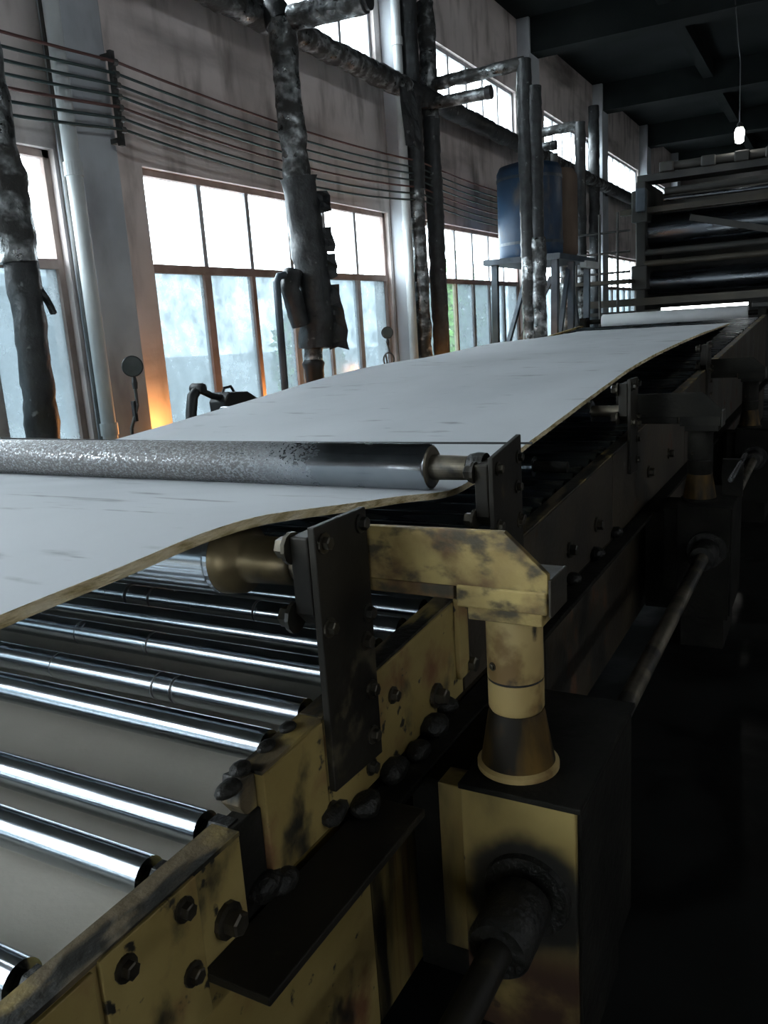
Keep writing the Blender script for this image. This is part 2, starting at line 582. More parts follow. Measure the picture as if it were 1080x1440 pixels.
def pane_piece(name, x, y0, y1, z0, z1, m, par):
    key = (name, round(y1 - y0, 3), round(z1 - z0, 3), m.name)
    if key not in PM:
        o = MB().box(x - .004, x + .004, y0, y1, z0, z1).build(name, m, par)
        PM[key] = o.data
        return o
    return link(name, PM[key], ((x, (y0 + y1) / 2, z0)), par)


def bar_piece(name, x, y0, y1, z0, z1, d, m, par):
    key = (name, round(y1 - y0, 3), round(z1 - z0, 3), m.name)
    if key not in PM:
        o = MB().box(x - d, x + d, y0, y1, z0, z1).build(name, m, par)
        PM[key] = o.data
        return o
    return link(name, PM[key], (x, (y0 + y1) / 2, z0), par)


def window(idx, y0, y1, z0, z1, zr, n, fm, mm, gl_up, gl_low, openpane=None):
    x = WX - .09
    mb = MB()
    t = .055
    mb.box(x - .035, x + .035, y0, y0 + t, z0, z1)
    mb.box(x - .035, x + .035, y1 - t, y1, z0, z1)
    mb.box(x - .035, x + .035, y0, y1, z1 - t, z1)
    mb.box(x - .035, x + .035, y0, y1, z0, z0 + t)
    fr = tag(mb.build('window_%d' % idx, fm), kind='structure')
    levels = [(z0 + t, z1 - t)] if zr is None else [(z0 + t, zr - .035), (zr + .035, z1 - t)]
    if zr is not None:
        bar_piece('transom', x, y0 + t, y1 - t, zr - .035, zr + .035, .04, fm, fr)
    pw = (y1 - y0 - 2 * t) / n
    for li, (a, b) in enumerate(levels):
        low = zr is not None and li == 0
        for i in range(1, n):
            yy = y0 + t + pw * i
            wd = .028 if not low else (.045 if i % 2 else .028)
            bar_piece('mullion', x, yy - wd, yy + wd, a, b, .03, (fm if (low and i in (1, 2)) else mm), fr)
        for i in range(n):
            g = gl_low if low else gl_up
            if low and openpane is not None and i == openpane:
                g = M['glass_open']
            pane_piece('pane', x, y0 + t + pw * i, y0 + t + pw * (i + 1), a, b, g, fr)
    return fr


wi = 1
for k in bays:
    y0, y1 = lowY(k)
    if k == -1:
        # bay beside the photographer: grimy sashes below, added hatch above for daylight and roller highlights
        window(wi, y0, y1, Z0, GLOW, None, 6, M['frame'], M['frame_grey'], M['glass_low'], M['glass_low'])
        portal('added_hatch_portal', WX - .27, (y0 + y1) / 2, (Z0 + GTOP) / 2, GTOP - Z0, y1 - y0, (0, -math.pi / 2, 0))
        wi += 1
        continue
    window(wi, y0, y1, Z0, ZT, ZR, 6, M['frame'], M['frame_grey'], M['glass_up'], M['glass_low'] if k >= 0 else M['glass_up'], 1 if k == 2 else None)
    portal('window_portal', WX - .27, (y0 + y1) / 2, (Z0 + ZT) / 2, ZT - Z0, y1 - y0, (0, -math.pi / 2, 0))
    wi += 1
for k in bays:
    y0, y1 = highY(k)
    window(wi, y0, y1, HB, HT, None, 5, M['frame_grey'], M['frame_grey'], M['glass_up'], M['glass_up'])
    portal('window_portal', WX - .27, (y0 + y1) / 2, (HB + HT) / 2, HT - HB, y1 - y0, (0, -math.pi / 2, 0))
    wi += 1

# ---- yard outside
tag(MB().box(-70, WX - .27, -45, 75, -.35, -.15).build('ground_yard', M['ground']), kind='structure')
fac = thing('workshop_building', (-19, 8, -.15), 'long pale workshop building across the yard, hazy through the grimy panes', 'building')
MB().box(-24, -19, -6, 17.5, -.15, 3.3).build('wall', M['facade'], fac)
MB().prism([(-24.3, 3.3), (-18.7, 3.3), (-21.5, 3.9)], 'y', -6.3, 17.8).build('roof', M['facade'], fac)
for i in range(9):
    y = -4.6 + i * 2.5
    MB().box(-19.03, -18.97, y, y + 1.3, 1.0, 2.3).build('window', M['facade_win'], fac)


def bush(name, c, rx, ry, rz, n, label):
    mb = MB()
    for i in range(n):
        d = Vector((random.gauss(0, 1), random.gauss(0, 1), random.gauss(0, 1))).normalized()
        rr = .72 + .28 * random.random()
        p = Vector((c[0] + d.x * rx * rr, c[1] + d.y * ry * rr, c[2] + d.z * rz * rr))
        u = Vector((random.gauss(0, 1), random.gauss(0, 1), random.gauss(0, .6))).normalized()
        v = u.cross(d).normalized() * .07
        u = u * .13
        mb.add([p - u, p + v, p + u, p - v], [(0, 1, 2, 3)])
    t = thing(name, (c[0], c[1], -.15), label, 'tree')
    mb.build('foliage', M['leaf'], t)
    MB().tube([(c[0], c[1], -.15), (c[0] + .05, c[1], c[2] * .5), (c[0], c[1] + .1, c[2])], .08, 8).build('trunk', M['calbrown'], t)
    return t


bush('green_tree', (-9.5, 22.4, 1.6), .9, 1.5, 2.0, 2600, 'leafy green tree outside the second window seen through its cleaner pane')
bush('green_tree', (-11, 16.6, 1.0), .8, 1.0, 1.4, 1200, 'dim green shrub blurred behind the last panes of the first wide window')

# ================================================================== CONVEYOR
RX0, RX1 = -.884, -.836            # near side rail (inner / outer face)
rail_z = lambda y: .905 + .05 * (y - 1.0)
cf = thing('roller_conveyor', (-.86, 1.0, 0), 'cream yellow side frame of the roller conveyor, grease-stained and bolted', 'conveyor')
# first low rail
mb = MB()
mb.box(RX0, RX1, -1.2, .935, .66, .842, 0)
o = mb.build('side_rail', M['yellow'], cf, bevel=.004)
MB().box(RX0 - .006, RX1 + .004, -1.2, .93, .842, .850).build('rail_cap', M['yellow_top'], cf)
cp = MB().box(RX1, RX1 + .010, .622, .815, .60, .846).build('cover_plate', M['yellow'], cf, bevel=.002)
for y, z in ((.781, .812), (.661, .806), (.782, .697), (.668, .665)):
    bolt(cp, RX1 + .010, y, z)
bolt(cf, RX1, .880, .717, NUT, name='nut')
MB().box(RX1, RX1 + .008, .30, .612, .60, .838).build('cover_plate', M['yellow'], cf, bevel=.002)
# second, higher rail climbing away: sections with small gaps
secs = [(1.012, 1.205), (1.209, 1.88), (1.89, 3.6), (3.61, 5.6), (5.61, 8.0), (8.01, 12.6)]
for i, (a, b) in enumerate(secs):
    mb = MB()
    za, zb = rail_z(a), rail_z(b)
    mb.prism([(a, .69 - .01 * (a - 1)), (b, .69 - .01 * (b - 1)), (b, zb), (a, za)], 'x', RX0, RX1)
    mb.build('side_rail', M['yellow'] if b < 2 else M['grimy'], cf, bevel=.003)  # far sections get the darker paint, their dimness put into the colour
    MB().prism([(a, za), (b, zb), (b, zb + .007), (a, za + .007)], 'x', RX0 - .008, RX1 - .004).build('rail_cap', M['yellow_top'], cf)
# end of the second rail: thicker end lug with grease
MB().prism([(.962, .87), (1.012, .80), (1.012, rail_z(1.0) + .004), (.975, .918)], 'x', RX0 - .012, RX0 + .030).build('end_lug', M['yellow_top'], cf, bevel=.004)
MB().box(RX0 - .005, RX1 - .012, .936, 1.012, .62, .845).build('splice_plate', M['dark'], cf, bevel=.004)
for y, z in ((1.487, .846), (1.705, .748), (1.21, .722), (1.372, .731), (1.90, .755), (2.5, .80), (2.9, .80), (3.3, .80), (4.4, .82), (5.0, .82)):
    bolt(cf, RX1, y, z, NUT if y > 1.6 else BOLT, name='bolt')
MB().box(RX1, RX1 + .016, 1.835, 1.895, .735, .958).build('stop_lug', M['yellow'], cf, bevel=.003)
# lower web panels under the ledge
seam = [-1.2, .62, 1.34, 1.62]
for a, b in zip(seam[:-1], seam[1:]):
    MB().box(RX0, RX1 - .002, a, b - .004, .10, .655).build('web_panel', M['yellow_streak'] if a > 1 else M['yellow'], cf, bevel=.002)
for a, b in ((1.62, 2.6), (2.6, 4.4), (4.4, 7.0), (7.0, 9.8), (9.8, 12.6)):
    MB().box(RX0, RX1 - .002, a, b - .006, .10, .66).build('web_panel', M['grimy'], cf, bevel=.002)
MB().prism([(.812, .672), (.812, .655), (1.36, .650), (1.36, .668)], 'x', RX1, -.705).build('ledge', M['darkplate'], cf, bevel=.003)
MB().prism([(1.36, .668), (1.36, .650), (12.6, .60), (12.6, .62)], 'x', RX1, -.765).build('ledge', M['dark'], cf, bevel=.003)
for a in (-.8, .9, 2.9, 5.4, 8.2, 11):
    MB().box(RX0 - .02, RX1 + .03, a, a + .12, 0, .10).build('foot', M['dark'], cf)
# grease lumps along the rail joints
for (x, y, z, r) in ((-.845, .99, .70, .030), (-.83, 1.03, .69, .024), (-.815, 1.30, .685, .032), (-.82, 1.44, .688, .03), (-.81, 1.55, .685, .026), (-.83, 1.21, .716, .026),
                     (-.82, 1.66, .69, .034), (-.83, 1.75, .70, .028), (-.868, .955, .905, .020), (-.872, 1.0, .918, .017), (-.88, 1.08, .918, .015), (-.88, 1.15, .922, .016),
                     (-.82, 2.3, .70, .03), (-.82, 2.6, .70, .035), (-.82, 2.9, .69, .03), (-.82, 3.25, .69, .035), (-.82, 3.6, .69, .03)):
    bm = bmesh.new()
    bmesh.ops.create_icosphere(bm, subdivisions=2, radius=r)
    for v in bm.verts:
        k = 1 + .30 * noise.noise(v.co * 28 + Vector((x, y, z)) * 20)
        v.co = Vector((v.co.x * k, v.co.y * k * 1.5, v.co.z * k * .8))
    me = bpy.data.meshes.new('grease_lump')
    bm.to_mesh(me)
    bm.free()
    me.materials.append(M['grease'])
    for p_ in me.polygons:
        p_.use_smooth = True
    link('grease_lump', me, (x, y, z), cf)
# far side of the frame
LX = -3.36
cfl = thing('roller_conveyor', (LX, 1.0, 0), 'window-side frame of the roller conveyor hidden beneath the white sheet', 'conveyor')
MB().box(LX - .05, LX, -1.2, .935, .10, .842).build('side_rail', M['yellow'], cfl)
MB().prism([(.94, .10), (12.6, .10), (12.6, rail_z(12.6)), (.94, rail_z(.94))], 'x', LX - .05, LX).build('side_rail', M['yellow'], cfl)

# ---- conveyor rollers, one object each
RR = .033
RL, RRX = -3.30, -.925


def roller_meshes(m, nm):
    o = MB().lathe([(RL + 2.1, RR), (RRX + 2.1, RR)], (0, 0, 0), 'x', 28).build(nm, m, smooth=True, origin=(0, 0, 0))
    me = o.data
    bpy.data.objects.remove(o)
    return me


TUBES = {k: roller_meshes(M[k], 'roller_tube') for k in ('chrome', 'chrome_marked', 'chrome_dull')}
o = MB().lathe([(RRX + 2.1, .016), (RX0 + 2.1 + .004, .016)], (0, 0, 0), 'x', 12).build('journal', M['dark'], origin=(0, 0, 0), smooth=True)
JOUR = o.data
bpy.data.objects.remove(o)
o = MB().lathe([(RL + 2.1 - .06, .016), (RL + 2.1, .016)], (0, 0, 0), 'x', 12).build('journal', M['dark'], origin=(0, 0, 0), smooth=True)
JOURL = o.data
bpy.data.objects.remove(o)
o = MB().prism([(-.03, -.03), (.03, -.03), (.026, .012), (.012, .030), (-.012, .030), (-.026, .012)], 'x', RX0 + 2.1 - .02, RX0 + 2.1 + .022).build('bearing_block', M['grease'], origin=(0, 0, 0))
BLK = o.data
bpy.data.objects.remove(o)


def roller(y, z, kind, label, group):
    t = thing('conveyor_roller', (-2.1, y, z), label, 'roller', group)
    for nm, me in (('tube', TUBES[kind]), ('journal', JOUR), ('journal', JOURL), ('bearing_block', BLK)):
        c = link(nm, me, (-2.1, y, z))
        adopt(c, t)
    return t


near = [(.28, 'chrome', 'polished steel roller just outside the lower edge below the cropped corner one'),
        (0.573, 'chrome', 'polished steel roller cut off by the lower corner, beside the yellow cover plate'),
        (0.813, 'chrome', 'clean steel roller ending at the capped low yellow rail, lower of the close pair'),
        (0.950, 'chrome', 'clean steel roller ending at the yellow end lug, upper of the close pair')]
for y, k, l in near:
    roller(y, .85 - RR, k, l, 'bare rollers of the low conveyor section')
far = [(1.146, 'chrome', 'clean steel roller across the pale board at the start of the higher rail'),
       (1.276, 'chrome_marked', 'steel roller with a smudged grey patch, second on the higher rail'),
       (1.453, 'chrome_marked', 'steel roller with dark scratches near its middle, third on the higher rail'),
       (1.588, 'chrome', 'bright unmarked steel roller between the marked ones under the sheet edge'),
       (1.716, 'chrome_marked', 'steel roller banded with black grease rings, nearer of the two ringed ones'),
       (1.843, 'chrome_marked', 'steel roller with black grease rings passing right under the flanged guide roller')]
for y, k, l in far:
    roller(y, rail_z(y) - RR - .004, k, l, 'bare rollers at the start of the higher conveyor')
y = 1.973
while y < 12.3:
    roller(y, rail_z(y) - RR - .004, 'chrome_dull', 'oily dark steel roller packed in the row beneath the rising white sheet', 'oily rollers in the long row under the sheet')
    y += .132

# ---- boards
xs_low = [-3.25 + i * (2.33 / 12) for i in range(13)]
mb = MB()
nx, ny = 12, 30
vs, fs = [], []
for j in range(ny + 1):
    yy = -1.1 + 3.6 * j / ny
    for i in range(nx + 1):
        vs.append((xs_low[i], yy, .735 + .004 * math.sin(i * 1.3 + j * .5)))
n1 = len(vs)
vs += [(v[0], v[1], v[2] - .015) for v in vs]
W_ = nx + 1
for j in range(ny):
    for i in range(nx):
        a = j * W_ + i
        fs.append((a, a + 1, a + W_ + 1, a + W_))
        fs.append((n1 + a, n1 + a + W_, n1 + a + W_ + 1, n1 + a + 1))
for j in range(ny):
    for i in (0, nx):
        a = j * W_ + i
        fs.append((a, a + W_, n1 + a + W_, n1 + a))
for i in range(nx):
    for j in (0, ny):
        a = j * W_ + i
        fs.append((a, a + 1, n1 + a + 1, n1 + a))
mb.add(vs, fs)
tag(mb.build('lower_board', M['sheet_low'], smooth=False), 'dull beige board lying flat below the nearest steel rollers', 'board')

# the long white sheet: profile of both edges, (y, z)
CE = [(-1.0, 1.296), (.3, 1.297), (.685, 1.297), (1.0, 1.304), (1.143, 1.306), (1.273, 1.300), (1.448, 1.273), (1.661, 1.241), (1.924, 1.205), (2.12, 1.172), (2.23, 1.158),
      (2.36, 1.157), (2.888, 1.183), (3.2, 1.203), (3.88, 1.251), (4.85, 1.322), (5.97, 1.366), (8.4, 1.408), (12.6, 1.432)]


def interp(tab, y):
    if y <= tab[0][0]:
        return tab[0][1]
    for (a, za), (b, zb) in zip(tab, tab[1:]):
        if y <= b:
            t = (y - a) / (b - a)
            return za + (zb - za) * t
    return tab[-1][1]


def smoothz(y):
    s = 0
    for d in (-2, -1, 0, 1, 2):
        s += interp(CE, y + d * (.03 if y < 3 else .12))
    return s / 5


LEFT_OFF = [(-1, 0), (4.3, 0.0), (5.4, .012), (6.6, -.004), (8.2, .016), (9.5, .0), (12.6, 0.0)]
ysamp = [.66 + .05 * i for i in range(57)] + [3.5 + .12 * i for i in range(76)]
nx = 26
vs, fs, mi = [], [], []
TH = .020
for yy in ysamp:
    xr = -1.0 - .21 * max(0, yy - 2.3) / 10.3
    xl = -3.17 + .06 * max(0, yy - 5) / 7.6
    xr += .004 * noise.noise(Vector((0, yy * 6, 0)))
    for i in range(nx + 1):
        t = i / nx
        x = xr + (xl - xr) * t
        z = smoothz(yy) + interp(LEFT_OFF, yy) * t + .004 * noise.noise(Vector((x * .9, yy * .9, 2)))
        vs.append((x, yy, z))
n1 = len(vs)
vs += [(v[0], v[1], v[2] - TH) for v in vs]
W_ = nx + 1
for j in range(len(ysamp) - 1):
    for i in range(nx):
        a = j * W_ + i
        fs.append((a, a + 1, a + W_ + 1, a + W_)); mi.append(0)
        fs.append((n1 + a, n1 + a + W_, n1 + a + W_ + 1, n1 + a + 1)); mi.append(0)
    for i in (0, nx):
        a = j * W_ + i
        fs.append((a, a + W_, n1 + a + W_, n1 + a)); mi.append(1)
for j in (0, len(ysamp) - 1):
    for i in range(nx):
        a = j * W_ + i
        fs.append((a, a + 1, n1 + a + 1, n1 + a)); mi.append(1)
mb = MB()
mb.v, mb.f, mb.m = vs, fs, mi
sheet = mb.build('white_sheet', [M['sheet'], M['sheet_edge']], smooth=True)
tag(sheet, 'long off-white board sheet with a fibrous yellow cut edge running over the rollers', 'sheet')
es = sheet.modifiers.new('edge', 'EDGE_SPLIT')
es.split_angle = math.radians(40)

# ---- speckled press roller on top of the sheet (held by the second bracket)
PY, PZ, PR = 2.205, 1.232, .071
t = thing('press_roller', (-2.1, PY, PZ), 'speckled chrome press roller lying on the white sheet', 'roller')
MB().lathe([(-3.30, PR), (-1.056, PR), (-1.050, PR - .006)], (0, PY, PZ), 'x', 48).build('roller_body', M['chrome_dirty'], t, smooth=True, origin=(-1.8, PY, PZ))
MB().lathe([(-1.050, PR - .006), (-1.046, .060), (-1.046, .038), (-.93, .036), (-.93, .030), (-.872, .030)], (0, PY, PZ), 'x', 32).build('journal', M['steel_worn'], t, smooth=False)
MB().lathe([(-.925, .042), (-.900, .048), (-.876, .046)], (0, PY, PZ), 'x', 20).build('greased_bearing', M['grease'], t, smooth=True)
MB().lathe([(-3.42, .03), (-3.30, .03)], (0, PY, PZ), 'x', 20).build('journal', M['steel_worn'], t, smooth=True)

# ---- flanged guide roller below the sheet
GY, GZ_, GR = 1.305, 1.200, .080
t = thing('guide_roller', (-2.1, GY, GZ_), 'flanged guide roller lifting the sheet, with an oily bronze hub', 'roller')
MB().lathe([(-3.30, GR - .003), (-1.118, GR - .003)], (0, GY, GZ_), 'x', 48).build('roller_body', M['chrome'], t, smooth=True, origin=(-1.8, GY, GZ_))
MB().lathe([(-1.118, GR - .002), (-1.112, GR), (-1.102, GR)], (0, GY, GZ_), 'x', 48).build('flange_rim', M['chrome'], t, smooth=False)
MB().lathe([(-1.102, GR - .001), (-1.060, GR - .006), (-1.050, .052), (-1.035, .050), (-.935, .047), (-.93, .040)], (0, GY, GZ_), 'x', 40).build('hub', M['bronze'], t, smooth=True)
MB().lathe([(-.935, .036), (-.86, .036)], (0, GY, GZ_), 'x', 24).build('journal', M['steel_worn'], t, smooth=True)
MB().lathe([(-3.42, .035), (-3.30, .035)], (0, GY, GZ_), 'x', 24).build('journal', M['steel_worn'], t, smooth=True)

# ---- upright bearing brackets
def bracket(name, y0, y1, z0, z1, lean, label, ztop_far, group=None, blk=True):
    yc = (y0 + y1) / 2
    t = thing(name, (RX1, yc, z0), label, 'bracket', group)
    MB().prism([(y0, z0), (y1, z0 - .012), (y1 - lean, ztop_far), (y0 - lean, z1)], 'x', RX1, RX1 + .016).build('plate', M['darkplate'], t, bevel=.003)
    if blk:
        MB().prism([(y0 + .0, z1 - .02), (y0 + .0, z1 - .17), (y0 + .03, z1 - .20), (y1 - .03, z1 - .20), (y1 - .01, z1 - .17), (y1 - .01, z1 - .02)], 'x', RX1 - .042, RX1 - .001).build('bearing_housing', M['darkplate'], t, bevel=.004)
    for (fy, fz) in ((.14, .035), (.86, .03), (.12, .20), (.88, .22)):
        bolt(t, RX1 + .016, y0 + (y1 - y0) * fy, z1 - fz)
    for (fy, dz) in ((.80, .26), (.84, .15), (.80, .05)):
        bolt(t, RX1 + .016, y0 + (y1 - y0) * fy, z0 + dz)
    for (fy, fz) in ((.06, .045), (.02, .18)):
        bolt(t, RX1 - .042, y0 + (y1 - y0) * fy, z1 - fz, NUT, rotz=math.pi, name='nut')
    return t


b1 = bracket('bearing_bracket', 1.208, 1.400, .765, 1.302, 0.0, 'tall dark steel plate bracket bolted upright in front, carrying the flanged guide roller', 1.300)
b2 = bracket('bearing_bracket', 2.115, 2.355, .90, 1.278, 0.0, 'dark steel bracket holding the end of the speckled press roller', 1.312)
b3 = bracket('bearing_bracket', 3.90, 4.06, .90, 1.345, 0.0, 'dark steel bracket under the sheet edge halfway along the conveyor', 1.345)
bl1 = thing('bearing_bracket', (LX, 1.30, .8), 'window-side bracket for the flanged guide roller, hidden below the sheet', 'bracket')
MB().box(LX - .016, LX + .0, 1.21, 1.40, .80, 1.27).build('plate', M['darkplate'], bl1)
bl2 = thing('bearing_bracket', (LX, 2.2, .9), 'window-side bracket at the other end of the speckled press roller', 'bracket')
MB().box(LX - .016, LX, 2.1, 2.33, .90, 1.31).build('plate', M['darkplate'], bl2)

# cord stretched across the sheet behind the press roller
pts = [(-3.35 + 2.53 * i / 30, 2.46, 1.268 - .006 * math.sin(math.pi * i / 30)) for i in range(31)]
tag(MB().tube(pts, .0035, 6).build('stretched_cord', M['cord']), 'thin black cord stretched across the sheet behind the press roller', 'cord')

# second support roller beneath the sheet
t = thing('guide_roller', (-2.1, 3.98, 1.20), 'dark support roller under the sheet by the middle bracket', 'roller')
MB().lathe([(-3.30, .052), (-1.02, .052)], (0, 3.98, 1.19), 'x', 32).build('roller_body', M['chrome_dull'], t, smooth=True)
MB().lathe([(-1.02, .028), (-.845, .028)], (0, 3.98, 1.19), 'x', 20).build('journal', M['steel_worn'], t, smooth=True)
t = thing('guide_roller', (-2.1, 3.02, 1.10), 'short-ended dark roller just below the sheet, nearer than the middle bracket', 'roller')
MB().lathe([(-3.30, .040), (-1.00, .040)], (0, 3.02, 1.09), 'x', 32).build('roller_body', M['chrome_dull'], t, smooth=True)
MB().lathe([(-1.00, .022), (-.87, .022)], (0, 3.02, 1.09), 'x', 20).build('journal', M['dark'], t, smooth=True)

# ---- lifting stations: arm, jack, gearbox
arm = thing('lifting_arm', (-.60, 1.48, 1.0), 'peeling yellow lifting arm with a chamfered end, resting on the cream jack', 'machine arm')
A0, A1 = 1.410, 1.545
MB().prism([(-.93, 1.146), (-.447, 1.146), (-.447, 1.184), (-.530, 1.262), (-.93, 1.256)], 'y', A0, A0 + .016).build('web_plate', M['yellow_arm'], arm, bevel=.002)
MB().box(-.93, -.447, A0 + .016, A1 - .02, 1.112, 1.170).build('beam', M['grimy'], arm, bevel=.003)
MB().box(-.93, -.640, A0 + .004, A0 + .09, 1.116, 1.145).build('lower_flange', M['yellow_arm'], arm, bevel=.003)
MB().box(-.632, -.449, A0 - .003, A0 + .03, 1.104, 1.150).build('end_block', M['yellow_arm'], arm, bevel=.004)
MB().box(-.610, -.458, A0 - .002, A1, 1.080, 1.110).build('pad_plate', M['yellow_arm'], arm, bevel=.003)
MB().box(-.447, -.441, A0 + .001, A1 - .03, 1.10, 1.174).build('end_plate', M['grimy'], arm, bevel=.002)
JX, JY = -.548, 1.500
jack = thing('screw_jack', (JX, JY, .73), 'cream cylindrical jack with an oily dark skirt below the yellow arm', 'jack')
MB().lathe([(.935, .058), (1.082, .058)], (JX, JY, 0), 'z', 40).build('upper_sleeve', M['cream'], jack, smooth=True)
MB().lathe([(.930, .057), (.935, .054)], (JX, JY, 0), 'z', 40).build('joint_ring', M['grease'], jack)
MB().lathe([(.862, .054), (.870, .058), (.930, .058)], (JX, JY, 0), 'z', 40).build('lower_sleeve', M['cream'], jack, smooth=True)
MB().lathe([(.745, .078), (.790, .070), (.850, .060), (.862, .056)], (JX, JY, 0), 'z', 40).build('skirt', M['skirt'], jack, smooth=True)
MB().lathe([(.730, .086), (.742, .086), (.747, .078)], (JX, JY, 0), 'z', 40).build('base_ring', M['cream'], jack, smooth=False)
sc_ = bolt(jack, JX - .030, JY - .050, .968, BOLT, -math.pi / 2 - .5, name='set_screw')
sc_.scale = (.3, .45, .45)
gb = thing('gearbox', (-.514, 1.6, 0), 'yellow jack gearbox with a grease-blackened shaft bore, nearest one', 'gearbox')
BX0, BX1, BY0, BY1 = -.634, -.394, 1.385, 1.86


def bore_mat():
    m = mat('gearbox_paint', YEL, 3, rough=.5, bump=.12, bscale=45,
            dirt=[(RUST, 4, (1, 1, 1), .64, .06, .8), (GREASE, 16, (1, 1, 1), .68, .03, .5), (GREASE, 3.0, (1, 1, .5), .62, .07, .4), ((.05, .022, .010), 6, (1, 1, 1), .40, .12, .6, ('z', .32, .16))])
    nt = m.node_tree
    N, L = nt.nodes, nt.links
    b = N['Principled BSDF']
    src = b.inputs['Base Color'].links[0].from_socket
    tc = N.new('ShaderNodeTexCoord')
    mp = N.new('ShaderNodeMapping')
    mp.inputs['Location'].default_value = (-.018, .235, -.345)
    L.new(tc.outputs['Object'], mp.inputs[0])
    nz = N.new('ShaderNodeTexNoise')
    nz.inputs['Scale'].default_value = 14
    L.new(tc.outputs['Object'], nz.inputs['Vector'])
    ln = N.new('ShaderNodeVectorMath')
    ln.operation = 'LENGTH'
    L.new(mp.outputs[0], ln.inputs[0])
    ad = N.new('ShaderNodeMath')
    ad.operation = 'MULTIPLY_ADD'
    L.new(nz.outputs['Fac'], ad.inputs[0])
    ad.inputs[1].default_value = .05
    L.new(ln.outputs['Value'], ad.inputs[2])
    mr = N.new('ShaderNodeMapRange')
    mr.interpolation_type = 'SMOOTHSTEP'
    mr.inputs['From Min'].default_value = .185
    mr.inputs['From Max'].default_value = .135
    L.new(ad.outputs[0], mr.inputs['Value'])
    mx = N.new('ShaderNodeMix')
    mx.data_type = 'RGBA'
    L.new(mr.outputs[0], mx.inputs['Factor'])
    L.new(src, mx.inputs[6])
    mx.inputs[7].default_value = (*GREASE, 1)
    L.new(mx.outputs[2], b.inputs['Base Color'])
    return m


M['gearbox'] = bore_mat()
MB().box(BX0, BX1, BY0, BY1, .16, .725).build('body', M['gearbox'], gb, bevel=.004)
MB().box(BX0 - .004, BX1 + .012, BY0 - .004, BY1 + .01, .718, .731).build('lid', M['dark'], gb, bevel=.003)
MB().box(BX1, BX1 + .008, BY0 + .012, BY1 - .012, .18, .71).build('side_shade_plate', M['dark'], gb, bevel=.002)  # added dark plate: paints in the shade on the side away from light
MB().box(BX0 + .02, BX1 - .02, BY0 + .03, BY1 - .03, 0, .16).build('pedestal', M['dark'], gb)
MB().box(-.700, BX0, BY0 + .03, BY0 + .10, .30, .70).build('side_flange', M['yellow_streak'], gb, bevel=.003)
MB().box(-.80, BX0, BY0 + .10, BY1, .16, .66).build('mounting_block', M['dark'], gb, bevel=.003)
SX, SZ = -.496, .510
MB().lathe([(-.012, .088), (0, .092), (.0, .05)], (SX, BY0, SZ), 'y', 32).build('bore_seal', M['grease'], gb, smooth=False)


def line_shaft(y0, y1, label, rough_end=True):
    t = thing('drive_shaft', (SX, (y0 + y1) / 2, SZ), label, 'shaft')
    MB().lathe([(y0, .030), (y1, .030)], (SX, 0, SZ), 'y', 24).build('shaft', M['darkplate'] if y0 < 0 else M['steel_worn'], t, smooth=True)
    MB().lathe([(y1 - .16, .055), (y1 - .15, .062), (y1 - .02, .062), (y1 - .012, .055)], (SX, 0, SZ), 'y', 28).build('coupling', M['grease'], t, smooth=True)
    return t


line_shaft(-.9, BY0 - .014, 'grimy drive shaft entering the blackened bore of the nearest gearbox')
line_shaft(BY1, 4.05, 'bare drive shaft running on to the second gearbox')
line_shaft(4.55, 6.72, 'bare drive shaft running between the second and third gearbox')
# grimy cover over the near shaft
mb = MB()
mb.tube([(SX - .02, y_, SZ - .02) for y_ in [-.9 + .07 * i for i in range(27)]], .07, 16,
        rad=lambda i, k, p: .050 + .022 * noise.noise(Vector((p.y * 9, k * .9, 3))) + .012 * noise.noise(Vector((p.y * 30, k * 2.0, 7))))
tag(mb.build('shaft_cover', M['darkplate'], smooth=True), 'lumpy dirt-caked sleeve around the near drive shaft', 'sleeve')

OFF = 2.67
for i, nm in ((1, 'second'), (2, 'third')):
    d = (0, OFF * i, 0.0)
    n_before = set(bpy.data.objects)
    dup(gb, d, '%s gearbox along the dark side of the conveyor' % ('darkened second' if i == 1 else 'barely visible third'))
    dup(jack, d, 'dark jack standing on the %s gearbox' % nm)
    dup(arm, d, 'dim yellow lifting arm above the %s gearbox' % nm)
    for ob in set(bpy.data.objects) - n_before:      # farther stations recoloured black to paint in their dimness
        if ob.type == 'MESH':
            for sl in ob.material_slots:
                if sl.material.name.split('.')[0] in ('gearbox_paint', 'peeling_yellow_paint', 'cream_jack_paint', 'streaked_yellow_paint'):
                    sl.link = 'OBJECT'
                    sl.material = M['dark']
dup(b3, (0, OFF, .05), 'dark bracket beside the third gearbox below the sheet edge')
t = thing('control_rod', (-.375, 4.16, .9), 'thin bright steel handle rod by the second gearbox', 'rod')
MB().tube([(-.376, 3.83, .9), (-.375, 4.50, .9)], .012, 10).build('rod', M['chrome'], t, smooth=True)
MB().box(-.46, -.365, 4.28, 4.32, .729, .913).build('rod_clip', M['dark'], t)

